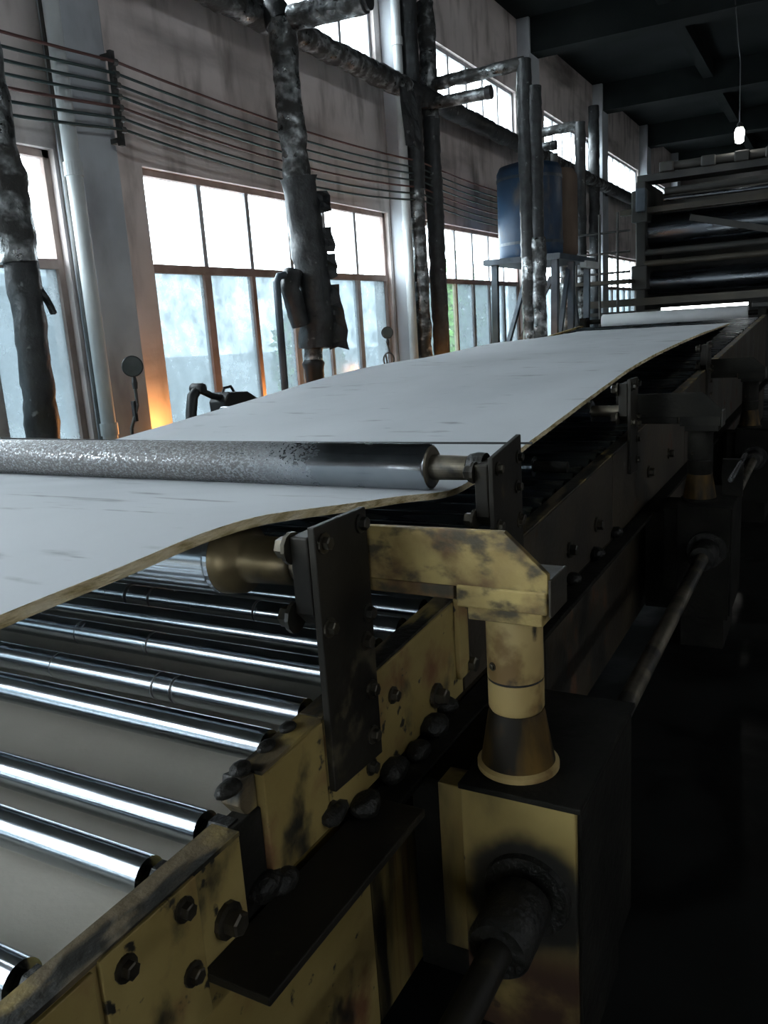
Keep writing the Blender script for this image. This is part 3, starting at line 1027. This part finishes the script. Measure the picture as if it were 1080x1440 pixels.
# ================================================================== FAR END
# white wrapped roll at the head of the sheet
t = thing('wrapped_roll', (-2.1, 12.75, 1.52), 'white wrapped roll lying across the far end of the sheet', 'roll')
MB().lathe([(-3.10, .085), (-3.09, .10), (-1.09, .10), (-1.08, .085)], (0, 12.72, 1.533), 'x', 32).build('wrapping', M['roll_white'], t, smooth=True)
MB().lathe([(-3.40, .035), (-.75, .035)], (0, 12.72, 1.533), 'x', 16).build('spindle', M['dark'], t, smooth=True)
t = thing('roll_stand', (-.85, 12.72, 0), 'dark stand carrying the spindle of the white roll', 'stand')
MB().box(-.95, -.85, 12.62, 12.82, 0, 1.60).build('upright', M['dark'], t)
MB().box(-3.42, -3.32, 12.62, 12.82, 0, 1.60).build('upright', M['dark'], t)
MB().box(-3.42, -.85, 12.80, 12.84, .9, 1.0).build('crossbar', M['dark'], t)
t = thing('tube_lamp', (-1.7, 12.9, 1.66), 'glowing white tube lamp just behind the white roll', 'lamp')
MB().lathe([(-2.28, .018), (-1.10, .018)], (0, 12.90, 1.655), 'x', 16).build('tube', M['tube'], t, smooth=True)
MB().box(-2.32, -1.06, 12.905, 12.95, 1.60, 1.632).build('holder', M['dark'], t)
MB().box(-2.32, -2.28, 12.88, 12.93, 1.60, 1.68).build('end_cap', M['dark'], t)
MB().box(-1.10, -1.06, 12.88, 12.93, 1.60, 1.68).build('end_cap', M['dark'], t)
MB().box(-1.75, -1.70, 12.91, 12.95, 0, 1.60).build('stem', M['dark'], t)

# calender
CY = 15.0
cal = thing('calender_machine', (-1.6, CY + .6, 0), 'huge dark calender with steel rolls and cross beams beyond the sheet', 'machine')
for x0, x1 in ((-3.06, -2.90), (-.10, .10)):
    s = MB().box(x0, x1, CY - .1, CY + 1.5, 0, 3.75).build('side_frame', M['calframe'], cal, bevel=.02)
    MB().box(x0 - .05, x1 + .05, CY - .22, CY + .2, 3.10, 3.60).build('bearing_head', M['calframe'], s, bevel=.02)
    MB().box(x0 - .05, x1 + .05, CY - .22, CY + .2, 2.0, 2.4).build('bearing_head', M['calframe'], s, bevel=.02)
MB().lathe([(-2.90, .28), (-.10, .28)], (0, CY + .35, 2.97), 'x', 56).build('steel_roll', M['calroll'], cal, smooth=True)
MB().lathe([(-2.90, .19), (-.10, .19)], (0, CY + .22, 2.11), 'x', 56).build('steel_roll', M['calroll'], cal, smooth=True)
MB().lathe([(-2.90, .05), (-.10, .05)], (0, CY - .12, 2.42), 'x', 24).build('idler_roll', M['calbrown'], cal, smooth=True)
MB().lathe([(-2.90, .05), (-.10, .05)], (0, CY - .10, 2.60), 'x', 24).build('idler_roll', M['calframe'], cal, smooth=True)
MB().lathe([(-2.60, .035), (-.10, .035)], (0, CY - .10, 3.42), 'x', 24).build('idler_roll', M['calroll'], cal, smooth=True)
MB().lathe([(-2.60, .06), (-.10, .06)], (0, CY - .05, 3.55), 'x', 24).build('idler_roll', M['calframe'], cal, smooth=True)
MB().box(-3.3, -.10, CY - .20, CY - .05, 3.23, 3.32).build('cross_beam', M['calbrown'], cal)
MB().box(-4.2, -.10, CY - .30, CY - .14, 1.74, 1.86).build('cross_beam', M['calbrown'], cal)
MB().box(-4.0, -.10, CY - .28, CY - .16, 1.60, 1.66).build('cross_beam', M['calframe'], cal)
MB().bar((-2.2, CY - .02, 3.1), (-.4, CY - .02, 2.62), .06, .10).build('brace', M['calframe'], cal)
MB().box(-3.06, .10, CY + .0, CY + .5, 3.75, 3.86).build('top_beam', M['calframe'], cal)
for x in (-2.7, -2.05, -1.55, -1.1):
    MB().box(x, x + .22, CY - .05, CY + .2, 3.86, 4.02).build('top_bearing', M['calframe'], cal, bevel=.02)
MB().lathe([(-2.48, .07), (-.4, .07)], (0, CY + .08, 3.95), 'x', 20).build('top_shaft', M['calframe'], cal, smooth=True)
MB().box(-2.89, -.11, CY + 1.4, CY + 1.5, .2, 3.7).build('back_panel', M['calframe'], cal)
MB().box(-3.02, -2.86, CY - .34, CY - .16, 3.25, 3.62).build('gear_case', M['bluegrey'], cal, bevel=.02)

# scaffold railing beside the calender
t = thing('walkway_railing', (-3.7, 14.3, 0), 'thin dark walkway railing between the blue tank and the calender', 'railing')
for x in (-4.25, -3.95, -3.55, -3.25):
    MB().tube([(x, 14.4, 0), (x, 14.4, 3.0 + .25 * (x > -3.7))], .022, 8).build('post', M['pipe_dark'], t)
for z in (2.30, 2.62, 2.95):
    MB().tube([(-4.35, 14.4, z), (-3.05, 14.4, z)], .018, 8).build('rail', M['pipe_dark'], t)
MB().box(-4.45, -3.05, 14.3, 14.9, 2.12, 2.18).build('deck', M['calbrown'], t)

# ceiling lamp
t = thing('hanging_lamp', (-1.486, 15, 4.2), 'small bright lamp hanging on a wire below the dark ceiling', 'lamp')
MB().lathe([(4.13, .03), (4.15, .062), (4.30, .075), (4.36, .05)], (-1.486, 15, 0), 'z', 20).build('bulb', M['bulb'], t, smooth=True)
MB().lathe([(4.36, .05), (4.42, .04), (4.44, .02)], (-1.486, 15, 0), 'z', 16).build('socket', M['black'], t, smooth=True)
MB().tube([(-1.486, 15, 4.43), (-1.50, 15, 5.3), (-1.62, 14.6, ROOF - .0)], .008, 6).build('wire', M['black'], t)

# ================================================================== PIPES AND WALL GEAR
def wrapped(name, path, r, m, seed, par=None, amp=.16, n=18, step=.05, mats2=None, split=None):
    """pipe in crumpled lagging: lumpy radius with overlapping turns of wrap"""
    P_ = [Vector(p) for p in path]
    pts = []
    for a, b in zip(P_, P_[1:]):
        k = max(2, int((b - a).length / step))
        pts += [a.lerp(b, i / k) for i in range(k)]
    pts.append(P_[-1])
    ln = [0]
    for a, b in zip(pts, pts[1:]):
        ln.append(ln[-1] + (b - a).length)

    def rad(i, k, p):
        s = ln[i]
        q = noise.noise(Vector((math.cos(k * 2 * math.pi / n) * 1.2, math.sin(k * 2 * math.pi / n) * 1.2 + seed, s * 5)))
        q2 = noise.noise(Vector((seed, k * 1.7, s * 14)))
        ridge = .06 * ((s * 5 + k / n) % 1.0)
        return r * (1 + amp * q + amp * .5 * q2 + ridge)
    mb_ = MB().tube(pts, r, n, rad)
    return mb_.build(name, m, par, smooth=True)


def flap(par, p, du, dv, m):
    """torn strip of lagging hanging off a pipe, with a little thickness"""
    p, du, dv = Vector(p), Vector(du), Vector(dv)
    nrm = du.cross(dv).normalized() * .006
    top, bot = [], []
    for i in range(5):
        for j in range(3):
            q = p + du * (j / 2 + random.uniform(-.1, .1)) + dv * (i / 4) * random.uniform(.9, 1.1) + nrm * random.uniform(-3, 3)
            top.append(q)
            bot.append(q - nrm)
    v = top + bot
    f = []
    for i in range(4):
        for j in range(2):
            a = i * 3 + j
            f.append((a, a + 1, a + 4, a + 3))
            f.append((15 + a, 15 + a + 3, 15 + a + 4, 15 + a + 1))
    for i in range(4):
        for j in (0, 2):
            a = i * 3 + j
            f.append((a, a + 3, 15 + a + 3, 15 + a))
    for j in range(2):
        for i in (0, 4):
            a = i * 3 + j
            f.append((a, a + 1, 15 + a + 1, 15 + a))
    return MB().add(v, f).build('torn_flap', m, par)


# A: thick pipe at the picture's edge
t = thing('lagged_pipe', (-4.4, 3.58, 0), 'thick tar-black lagged pipe standing before the window at the edge', 'pipe')
wrapped('upper_wrap', [(-4.41, 3.50, 6.5), (-4.41, 3.51, 3.2), (-4.40, 3.55, 2.18)], .120, M['foil'], 1.3, t, .22)
wrapped('lower_wrap', [(-4.40, 3.555, 2.20), (-4.40, 3.565, 1.8), (-4.40, 3.535, 1.2), (-4.40, 3.535, 0.0)], .096, M['foil_black'], 4.1, t, .2)
flap(t, (-4.36, 3.595, 2.06), (.03, .03, 0), (.07, .045, -.20), M['foil_black'])
# B: dark pipe before the first window
t = thing('lagged_pipe', (-4.4, 6.7, 0), 'lagged pipe, foil above and tattered black below, before the first window', 'pipe')
wrapped('upper_wrap', [(-4.42, 6.68, 4.34), (-4.42, 6.70, 3.6), (-4.41, 6.72, 3.02)], .118, M['foil'], 2.2, t, .18)
wrapped('lower_wrap', [(-4.41, 6.72, 3.04), (-4.39, 6.76, 2.6), (-4.38, 6.79, 2.2), (-4.38, 6.79, 1.8), (-4.38, 6.77, 1.50)], .155, M['foil_black'], 7.7, t, .24)
wrapped('foot_wrap', [(-4.39, 6.72, 1.52), (-4.39, 6.70, 1.31)], .085, M['foil'], 3.1, t, .15)
MB().lathe([(0, .095), (1.30, .095), (1.36, .11), (1.40, .085)], (-4.39, 6.70, 0), 'z', 20).build('flange', M['black'], t, smooth=True)
wrapped('branch_elbow', [(-4.42, 6.68, 4.30), (-4.5, 6.72, 4.44), (-4.66, 6.9, 4.46)], .12, M['foil_black'], 9.0, t, .2)
wrapped('side_stub', [(-4.45, 6.58, 2.22), (-4.46, 6.52, 2.05), (-4.43, 6.60, 1.72)], .085, M['foil_black'], 5.5, t, .2)
for z_, wd, h_ in ((2.92, .05, .2), (2.60, .06, .22), (2.36, .07, .22), (2.08, .09, .35), (1.80, .12, .32)):
    flap(t, (-4.30, 6.82, z_), (.06 + wd, .035 + wd * .5, 0), (.015, .01, -h_), M['foil_black'])
t = thing('branch_pipe', (-4.0, 6.7, 4.3), 'foil-lagged branch pipe reaching out from the top of the tattered pipe', 'pipe')
wrapped('wrap', [(-4.32, 6.70, 4.345), (-3.58, 6.70, 4.315)], .10, M['foil'], 1.7, t, .12)
MB().lathe([(-3.58, .08), (-3.54, .08)], (0, 6.70, 4.315), 'x', 20).build('end_cap', M['black'], t)
t = thing('slanting_pipe', (-4.6, 6.5, 0), 'slim bare grey pipe leaning beside the tattered black pipe', 'pipe')
MB().tube([(-4.50, 6.33, 0.0), (-4.50, 6.37, 2.12), (-4.49, 6.40, 2.17), (-4.46, 6.46, 2.18)], .035, 12).build('tube', M['bluegrey'], t, smooth=True)

# long lagged main along the wall
main = thing('steam_main', (-4.66, 14, 4.4), 'long lumpy lagged pipe running along the wall under the high windows', 'pipe')
for a, b, s in ((5.2, 9.6, 1), (9.6, 14.6, 2), (14.6, 19.6, 3), (19.6, 26, 4)):
    wrapped('lagging', [(-4.66, a, 4.46 - .004 * a), (-4.66, b, 4.46 - .004 * b)], .115, M['foil'] if s % 2 else M['foil_black'], 20 + s, main, .2, 14, .07)
for y_ in (5.3, 9.95, 14.98, 20.0, 25.0):
    MB().box(-5.0, -4.55, y_ - .03, y_ + .03, 4.26, 4.31).build('bracket', M['pipe_dark'], main)
wrapped('lagging', [(-4.62, 4.9, 4.44), (-4.62, 5.15, 4.52), (-4.60, 5.6, 4.46)], .13, M['foil_black'], 31, main, .25)
for y_ in (9.25, 9.45):
    flap(main, (-4.58, y_, 4.36), (.04, .14, 0), (.03, .05, -.62), M['foil_black'])

# gantries C/D-E, F-G, H
specs = [
    (9.78, 10.32, -3.43, 4.62, 'between the first and second window', 'C'),
    (14.15, 14.75, -3.95, 4.76, 'behind the blue tank', 'F'),
]
names = ['second', 'third']
for i, (ya, yb, xo, zt, wh, nm) in enumerate(specs):
    if i == 0:
        t = thing('lagged_riser', (-4.68, ya, 0), 'tall dark lagged riser on the pilaster between the first two windows', 'pipe')
        wrapped('lagging', [(-4.68, ya, 6.5), (-4.68, ya, 3.3)], .115, M['foil_black'], 11, t, .1)
        wrapped('lagging', [(-4.68, ya, 3.32), (-4.68, ya, 0)], .100, M['foil'], 12, t, .18)
        t = thing('lagged_riser', (-4.68, yb, 0), 'thinner foil-lagged riser just beside the tall dark one', 'pipe')
        wrapped('lagging', [(-4.68, yb, 5.55), (-4.68, yb, 4.2)], .105, M['foil'], 13, t, .2)
        wrapped('lagging', [(-4.68, yb, 4.22), (-4.68, yb, 0)], .108, M['foil_black'], 14, t, .16)
        MB().tube([(-4.70, yb, 5.5), (-4.70, yb, 6.55)], .028, 10).build('bare_pipe', M['chrome_dull'], t, smooth=True)
    else:
        t = thing('lagged_riser', (-4.68, ya, 0), 'lagged riser in front of the blue tank, beside its foil twin', 'pipe')
        wrapped('lagging', [(-4.68, ya, 4.75), (-4.68, ya, 0)], .13, M['foil_black'], 15, t, .2)
    ym = (ya + yb) / 2
    t = thing('cross_pipe', ((xo - 4.6) / 2, ym, zt), 'foil-lagged cross pipe and its drop pipe, %s one from the near end' % names[i], 'pipe')
    wrapped('upper_arm', [(-4.68, yb, zt - .02), (xo, yb, zt)], .075, M['foil'], 16 + i, t, .2, 14)
    wrapped('drop', [(xo, yb, zt + .04), (xo, yb, 2.4)], .088, M['foil_black'], 18 + i, t, .14, 14)
    wrapped('drop', [(xo, yb, 2.42), (xo, yb, 0)], .088, M['foil'], 28 + i, t, .14, 14)
    t = thing('capped_pipe', ((xo - 4.6) / 2, ym, zt - .25), 'shiny capped pipe stub under the %s cross pipe' % names[i], 'pipe')
    MB().lathe([(-4.6, .072), (xo - .45, .072)], (0, yb - .1, zt - .27), 'x', 20).build('tube', M['foil'], t, smooth=True)
    MB().lathe([(xo - .45, .08), (xo - .38, .08)], (0, yb - .1, zt - .27), 'x', 20).build('cap', M['black'], t)
t = thing('lagged_riser', (-3.30, 10.9, 0), 'bright foil-wrapped riser in front of the blue tank stand', 'pipe')
wrapped('lagging', [(-3.32, 10.35, 4.35), (-3.32, 10.35, 2.6)], .085, M['foil_black'], 41, t, .2, 14)
wrapped('lagging', [(-3.32, 10.35, 2.62), (-3.32, 10.35, 0)], .10, M['foil'], 42, t, .16, 14)
t = thing('lagged_riser', (-4.7, 18.65, 0), 'distant lagged riser against the wall near the last high window', 'pipe')
wrapped('lagging', [(-4.7, 18.65, 5.9), (-4.7, 18.65, 0)], .11, M['foil_black'], 43, t, .2, 14)
t = thing('lagged_riser', (-4.0, 13.9, 0), 'slim foil-wrapped riser beside the walkway railing', 'pipe')
wrapped('lagging', [(-3.90, 13.6, 3.0), (-3.90, 13.6, 0)], .085, M['foil'], 44, t, .2, 14)

# drain pipes on the wall
for yy, xx, l in ((4.385, -4.73, 'white drain pipe beside the blue-grey pilaster next to the first window'),
                  (9.60, -4.74, 'pale drain pipe beside the pilaster before the second window')):
    t = thing('drain_pipe', (xx, yy, 0), l, 'pipe')
    MB().tube([(xx, yy, 0), (xx, yy, ROOF)], .055, 20).build('tube', M['pipe_white'], t, smooth=True)
    for z in (1.0, 2.82, 4.9):
        MB().lathe([(z, .066), (z + .09, .066)], (xx, yy, 0), 'z', 20).build('joint', M['pipe_white'], t)
tag(MB().tube([(-4.88, 4.46, 0), (-4.88, 4.46, ROOF)], .035, 12).build('conduit', M['pipe_dark'], smooth=True),
    'thin dark conduit between the edge window and the white drain pipe', 'conduit')

# cable rack and its wires
WRX, WRY = -4.655, 4.84
rk = thing('cable_rack', (WRX - .05, WRY, 3.1), 'small dark insulator rack carrying the wires on the nearest pilaster', 'bracket')
MB().box(WRX - .055, WRX - .02, WRY - .02, WRY + .02, 3.08, 3.72).build('post', M['pipe_dark'], rk)
for z in (3.10, 3.67):
    MB().box(-4.785, WRX - .02, WRY - .02, WRY + .02, z, z + .035).build('arm', M['pipe_dark'], rk)
zz = [3.64, 3.56, 3.485, 3.41, 3.335, 3.26, 3.185]
for z in zz:
    MB().lathe([(-.02, .024), (.02, .024)], (WRX - .01, WRY, z), 'y', 10).build('insulator', M['pipe_dark'], rk)
ordn = ['topmost', 'second', 'third', 'fourth', 'fifth', 'sixth', 'lowest']
for k_, l in ((1, 'insulator rack on the pilaster behind the paired risers'), (2, 'distant insulator rack beyond the blue tank'), (-1, 'insulator rack on the pilaster by the added hatch')):
    dup(rk, (0, 5.03 * k_, 0), l)
for i, z in enumerate(zz):
    pts = []
    for seg in range(-1, 2):
        a, b = WRY + 5.03 * seg, WRY + 5.03 * (seg + 1)
        for j in range(12):
            u = j / 12
            pts.append((WRX, a + (b - a) * u, z - (.07 + .008 * i) * 4 * u * (1 - u)))
    pts.append((WRX, WRY + 10.06, z))
    tag(MB().tube(pts, .011, 6).build('wall_wire', M['cable_r'] if i in (0, 4) else M['cable_g'], smooth=True),
        '%s of the seven wires strung along the wall from the insulator rack' % ordn[i] if 0 < i < 6 else '%s wire strung along the wall, %s' % (ordn[i], 'reddish brown' if i == 0 else 'close above the windows'), 'wire', 'wires along the window wall')

# gauges
def gauge(loc, r, label, curly):
    t = thing('pressure_gauge', (loc[0], loc[1], loc[2] - .4), label, 'gauge')
    a = Vector(loc)
    # dial facing the camera side
    d = (Vector((0, 0, 1.5)) - a)
    d.z = 0
    d.normalize()
    rotq = Vector((1, 0, 0)).rotation_difference(d)
    mb_ = MB().lathe([(-.02, r * .96), (.018, r), (.024, r * .93)], (0, 0, 0), 'x', 28)
    mb_.v = [tuple(a + rotq @ Vector(v)) for v in mb_.v]
    mb_.build('case', M['black'], t, smooth=False)
    mb_ = MB().lathe([(.022, r * .88), (.0245, r * .88)], (0, 0, 0), 'x', 28)
    mb_.v = [tuple(a + rotq @ Vector(v)) for v in mb_.v]
    mb_.build('dial', M['gaugeface'], t)
    MB().lathe([(a.z - r - .07, .014), (a.z - r - .035, .018), (a.z - r, .012)], (a.x, a.y, 0), 'z', 10).build('socket', M['black'], t)
    side = Vector((-d.y, d.x, 0))
    if curly:
        pts = [a + Vector((0, 0, -r - .07))]
        c = a + Vector((0, 0, -r - .22))
        for k in range(0, 26):
            an = math.pi / 2 - .3 + k * (2 * math.pi + .9) / 25
            pts.append(c + side * (.055 * math.cos(an)) + Vector((0, 0, .075 * math.sin(an))) + d * (.02 * k / 25))
        pts.append(c + Vector((0, 0, -.2)) + d * .02)
        pts.append(Vector((a.x, a.y, .0)))
        MB().tube(pts, .009, 8).build('siphon', M['pipe_dark'], t, smooth=True)
    else:
        MB().tube([a + Vector((0, 0, -r - .06)), a + Vector((0, 0, -r - .17)), a + side * -.05 + Vector((0, 0, -r - .30)), Vector((a.x, a.y, 0)) + side * -.09], .010, 8).build('stem', M['pipe_dark'], t, smooth=True)
        MB().bar(a + Vector((0, 0, -r - .14)) + side * -.02, a + Vector((0, 0, -r - .26)) + side * -.02, .022, .022).build('valve', M['black'], t)
    return t


gauge((-3.62, 3.595, 1.525), .062, 'round pressure gauge on a bent stem before the pilaster', False)
gauge((-4.2, 7.885, 1.598), .064, 'small dark pressure gauge above a looped siphon pipe before the window', True)

# black clamp lever beyond the sheet
t = thing('clamp_lever', (-3.62, 4.3, 1.1), 'black bent lever and clamp block sticking up behind the sheet', 'lever')
MB().tube([(-3.6, 4.00, 1.02), (-3.6, 4.03, 1.20), (-3.6, 4.06, 1.30), (-3.6, 4.12, 1.345)], .030, 12, rad=lambda i, k, p: (.036, .036, .036, .030)[i]).build('lever', M['black'], t, smooth=True)
MB().lathe([(-.05, .03), (-.04, .036), (.04, .036), (.05, .03)], (-3.6, 4.12, 1.345), 'x', 16).build('pivot', M['black'], t, smooth=True)
MB().tube([(-3.6, 4.12, 1.34), (-3.6, 4.25, 1.285), (-3.6, 4.36, 1.26)], .022, 10).build('link', M['black'], t, smooth=True)
MB().prism([(4.32, 1.02), (4.75, 1.02), (4.72, 1.20), (4.56, 1.285), (4.36, 1.30), (4.30, 1.24)], 'x', -3.68, -3.54).build('clamp_block', M['black'], t, bevel=.01)
MB().tube([(-3.6, 4.36, 1.29), (-3.6, 4.38, 1.325), (-3.6, 4.45, 1.33), (-3.6, 4.48, 1.29)], .010, 8).build('handle', M['black'], t, smooth=True)
MB().box(-3.70, -3.52, 3.95, 4.80, 0, 1.03).build('pedestal', M['dark'], t)

# blue tank on its stand
t = thing('blue_tank', (-4.1, 12.6, 2.5), 'tall blue cylindrical tank raised on a steel stand by the wall', 'tank')
MB().lathe([(2.52, .44), (2.56, .47), (3.72, .47), (3.80, .43), (3.86, .2)], (-4.05, 12.3, 0), 'z', 36).build('shell', M['blue'], t, smooth=True)
for z in (2.70, 3.60):
    MB().lathe([(z, .478), (z + .04, .478)], (-4.05, 12.3, 0), 'z', 36).build('hoop', M['bluegrey'], t)
t = thing('brown_tank', (-4.1, 13.3, 2.5), 'rust-brown tank standing next to the blue one', 'tank')
MB().lathe([(2.55, .30), (2.6, .34), (3.75, .34), (3.85, .28)], (-3.95, 13.25, 0), 'z', 32).build('shell', M['brown_tank'], t, smooth=True)
MB().lathe([(3.85, .06), (4.1, .06)], (-3.95, 13.25, 0), 'z', 12).build('outlet', M['pipe_dark'], t)
st = thing('tank_stand', (-4.0, 12.7, 0), 'blue-grey steel stand with splayed legs under the tanks', 'stand')
MB().box(-4.60, -3.45, 11.75, 13.70, 2.44, 2.52).build('deck', M['bluegrey'], st)
for (x, y_) in ((-4.5, 11.85), (-3.6, 11.85), (-4.5, 13.6), (-3.6, 13.6), (-3.6, 12.7)):
    MB().bar((x, y_, 0), (x + .05, y_, 2.44), .09, .09).build('leg', M['bluegrey'], st)
for a, b in (((-4.5, 11.85, .6), (-3.6, 11.85, 2.2)), ((-3.6, 11.9, .8), (-3.6, 12.7, 2.35)), ((-3.6, 13.5, .8), (-3.6, 12.75, 2.35)), ((-4.5, 12.0, .8), (-4.5, 13.4, 2.3))):
    MB().bar(a, b, .06, .07).build('brace', M['bluegrey'], st)
MB().box(-3.52, -3.42, 13.05, 13.85, 2.36, 2.46).build('step', M['pipe_white'], st)

# small warm lamps low behind the conveyor (their glow shows on sill, pilaster and pipes)
for i, (x, y_, z, l) in enumerate(((-4.74, 5.12, .92, 'warm bare bulb low beside the first pilaster, glow only seen over the sheet'),
                                   (-4.84, 6.78, .98, 'warm bare bulb low under the first window sill'),
                                   (-4.45, 10.05, 1.00, 'warm bare bulb low behind the paired risers'),
                                   (-3.75, 10.9, 1.05, 'warm bare bulb low by the tank stand'))):
    t = thing('bare_bulb', (x, y_, z - .15), l, 'lamp')
    MB().lathe([(z - .05, .012), (z - .02, .02), (z + .02, .034), (z + .05, .03), (z + .065, .01)], (x, y_, 0), 'z', 14).build('bulb', M['warm'], t, smooth=True)
    MB().lathe([(z - .11, .02), (z - .05, .02)], (x, y_, 0), 'z', 10).build('socket', M['black'], t)
    MB().tube([(x, y_, 0), (x, y_, z - .11)], .012, 8).build('stem', M['black'], t)
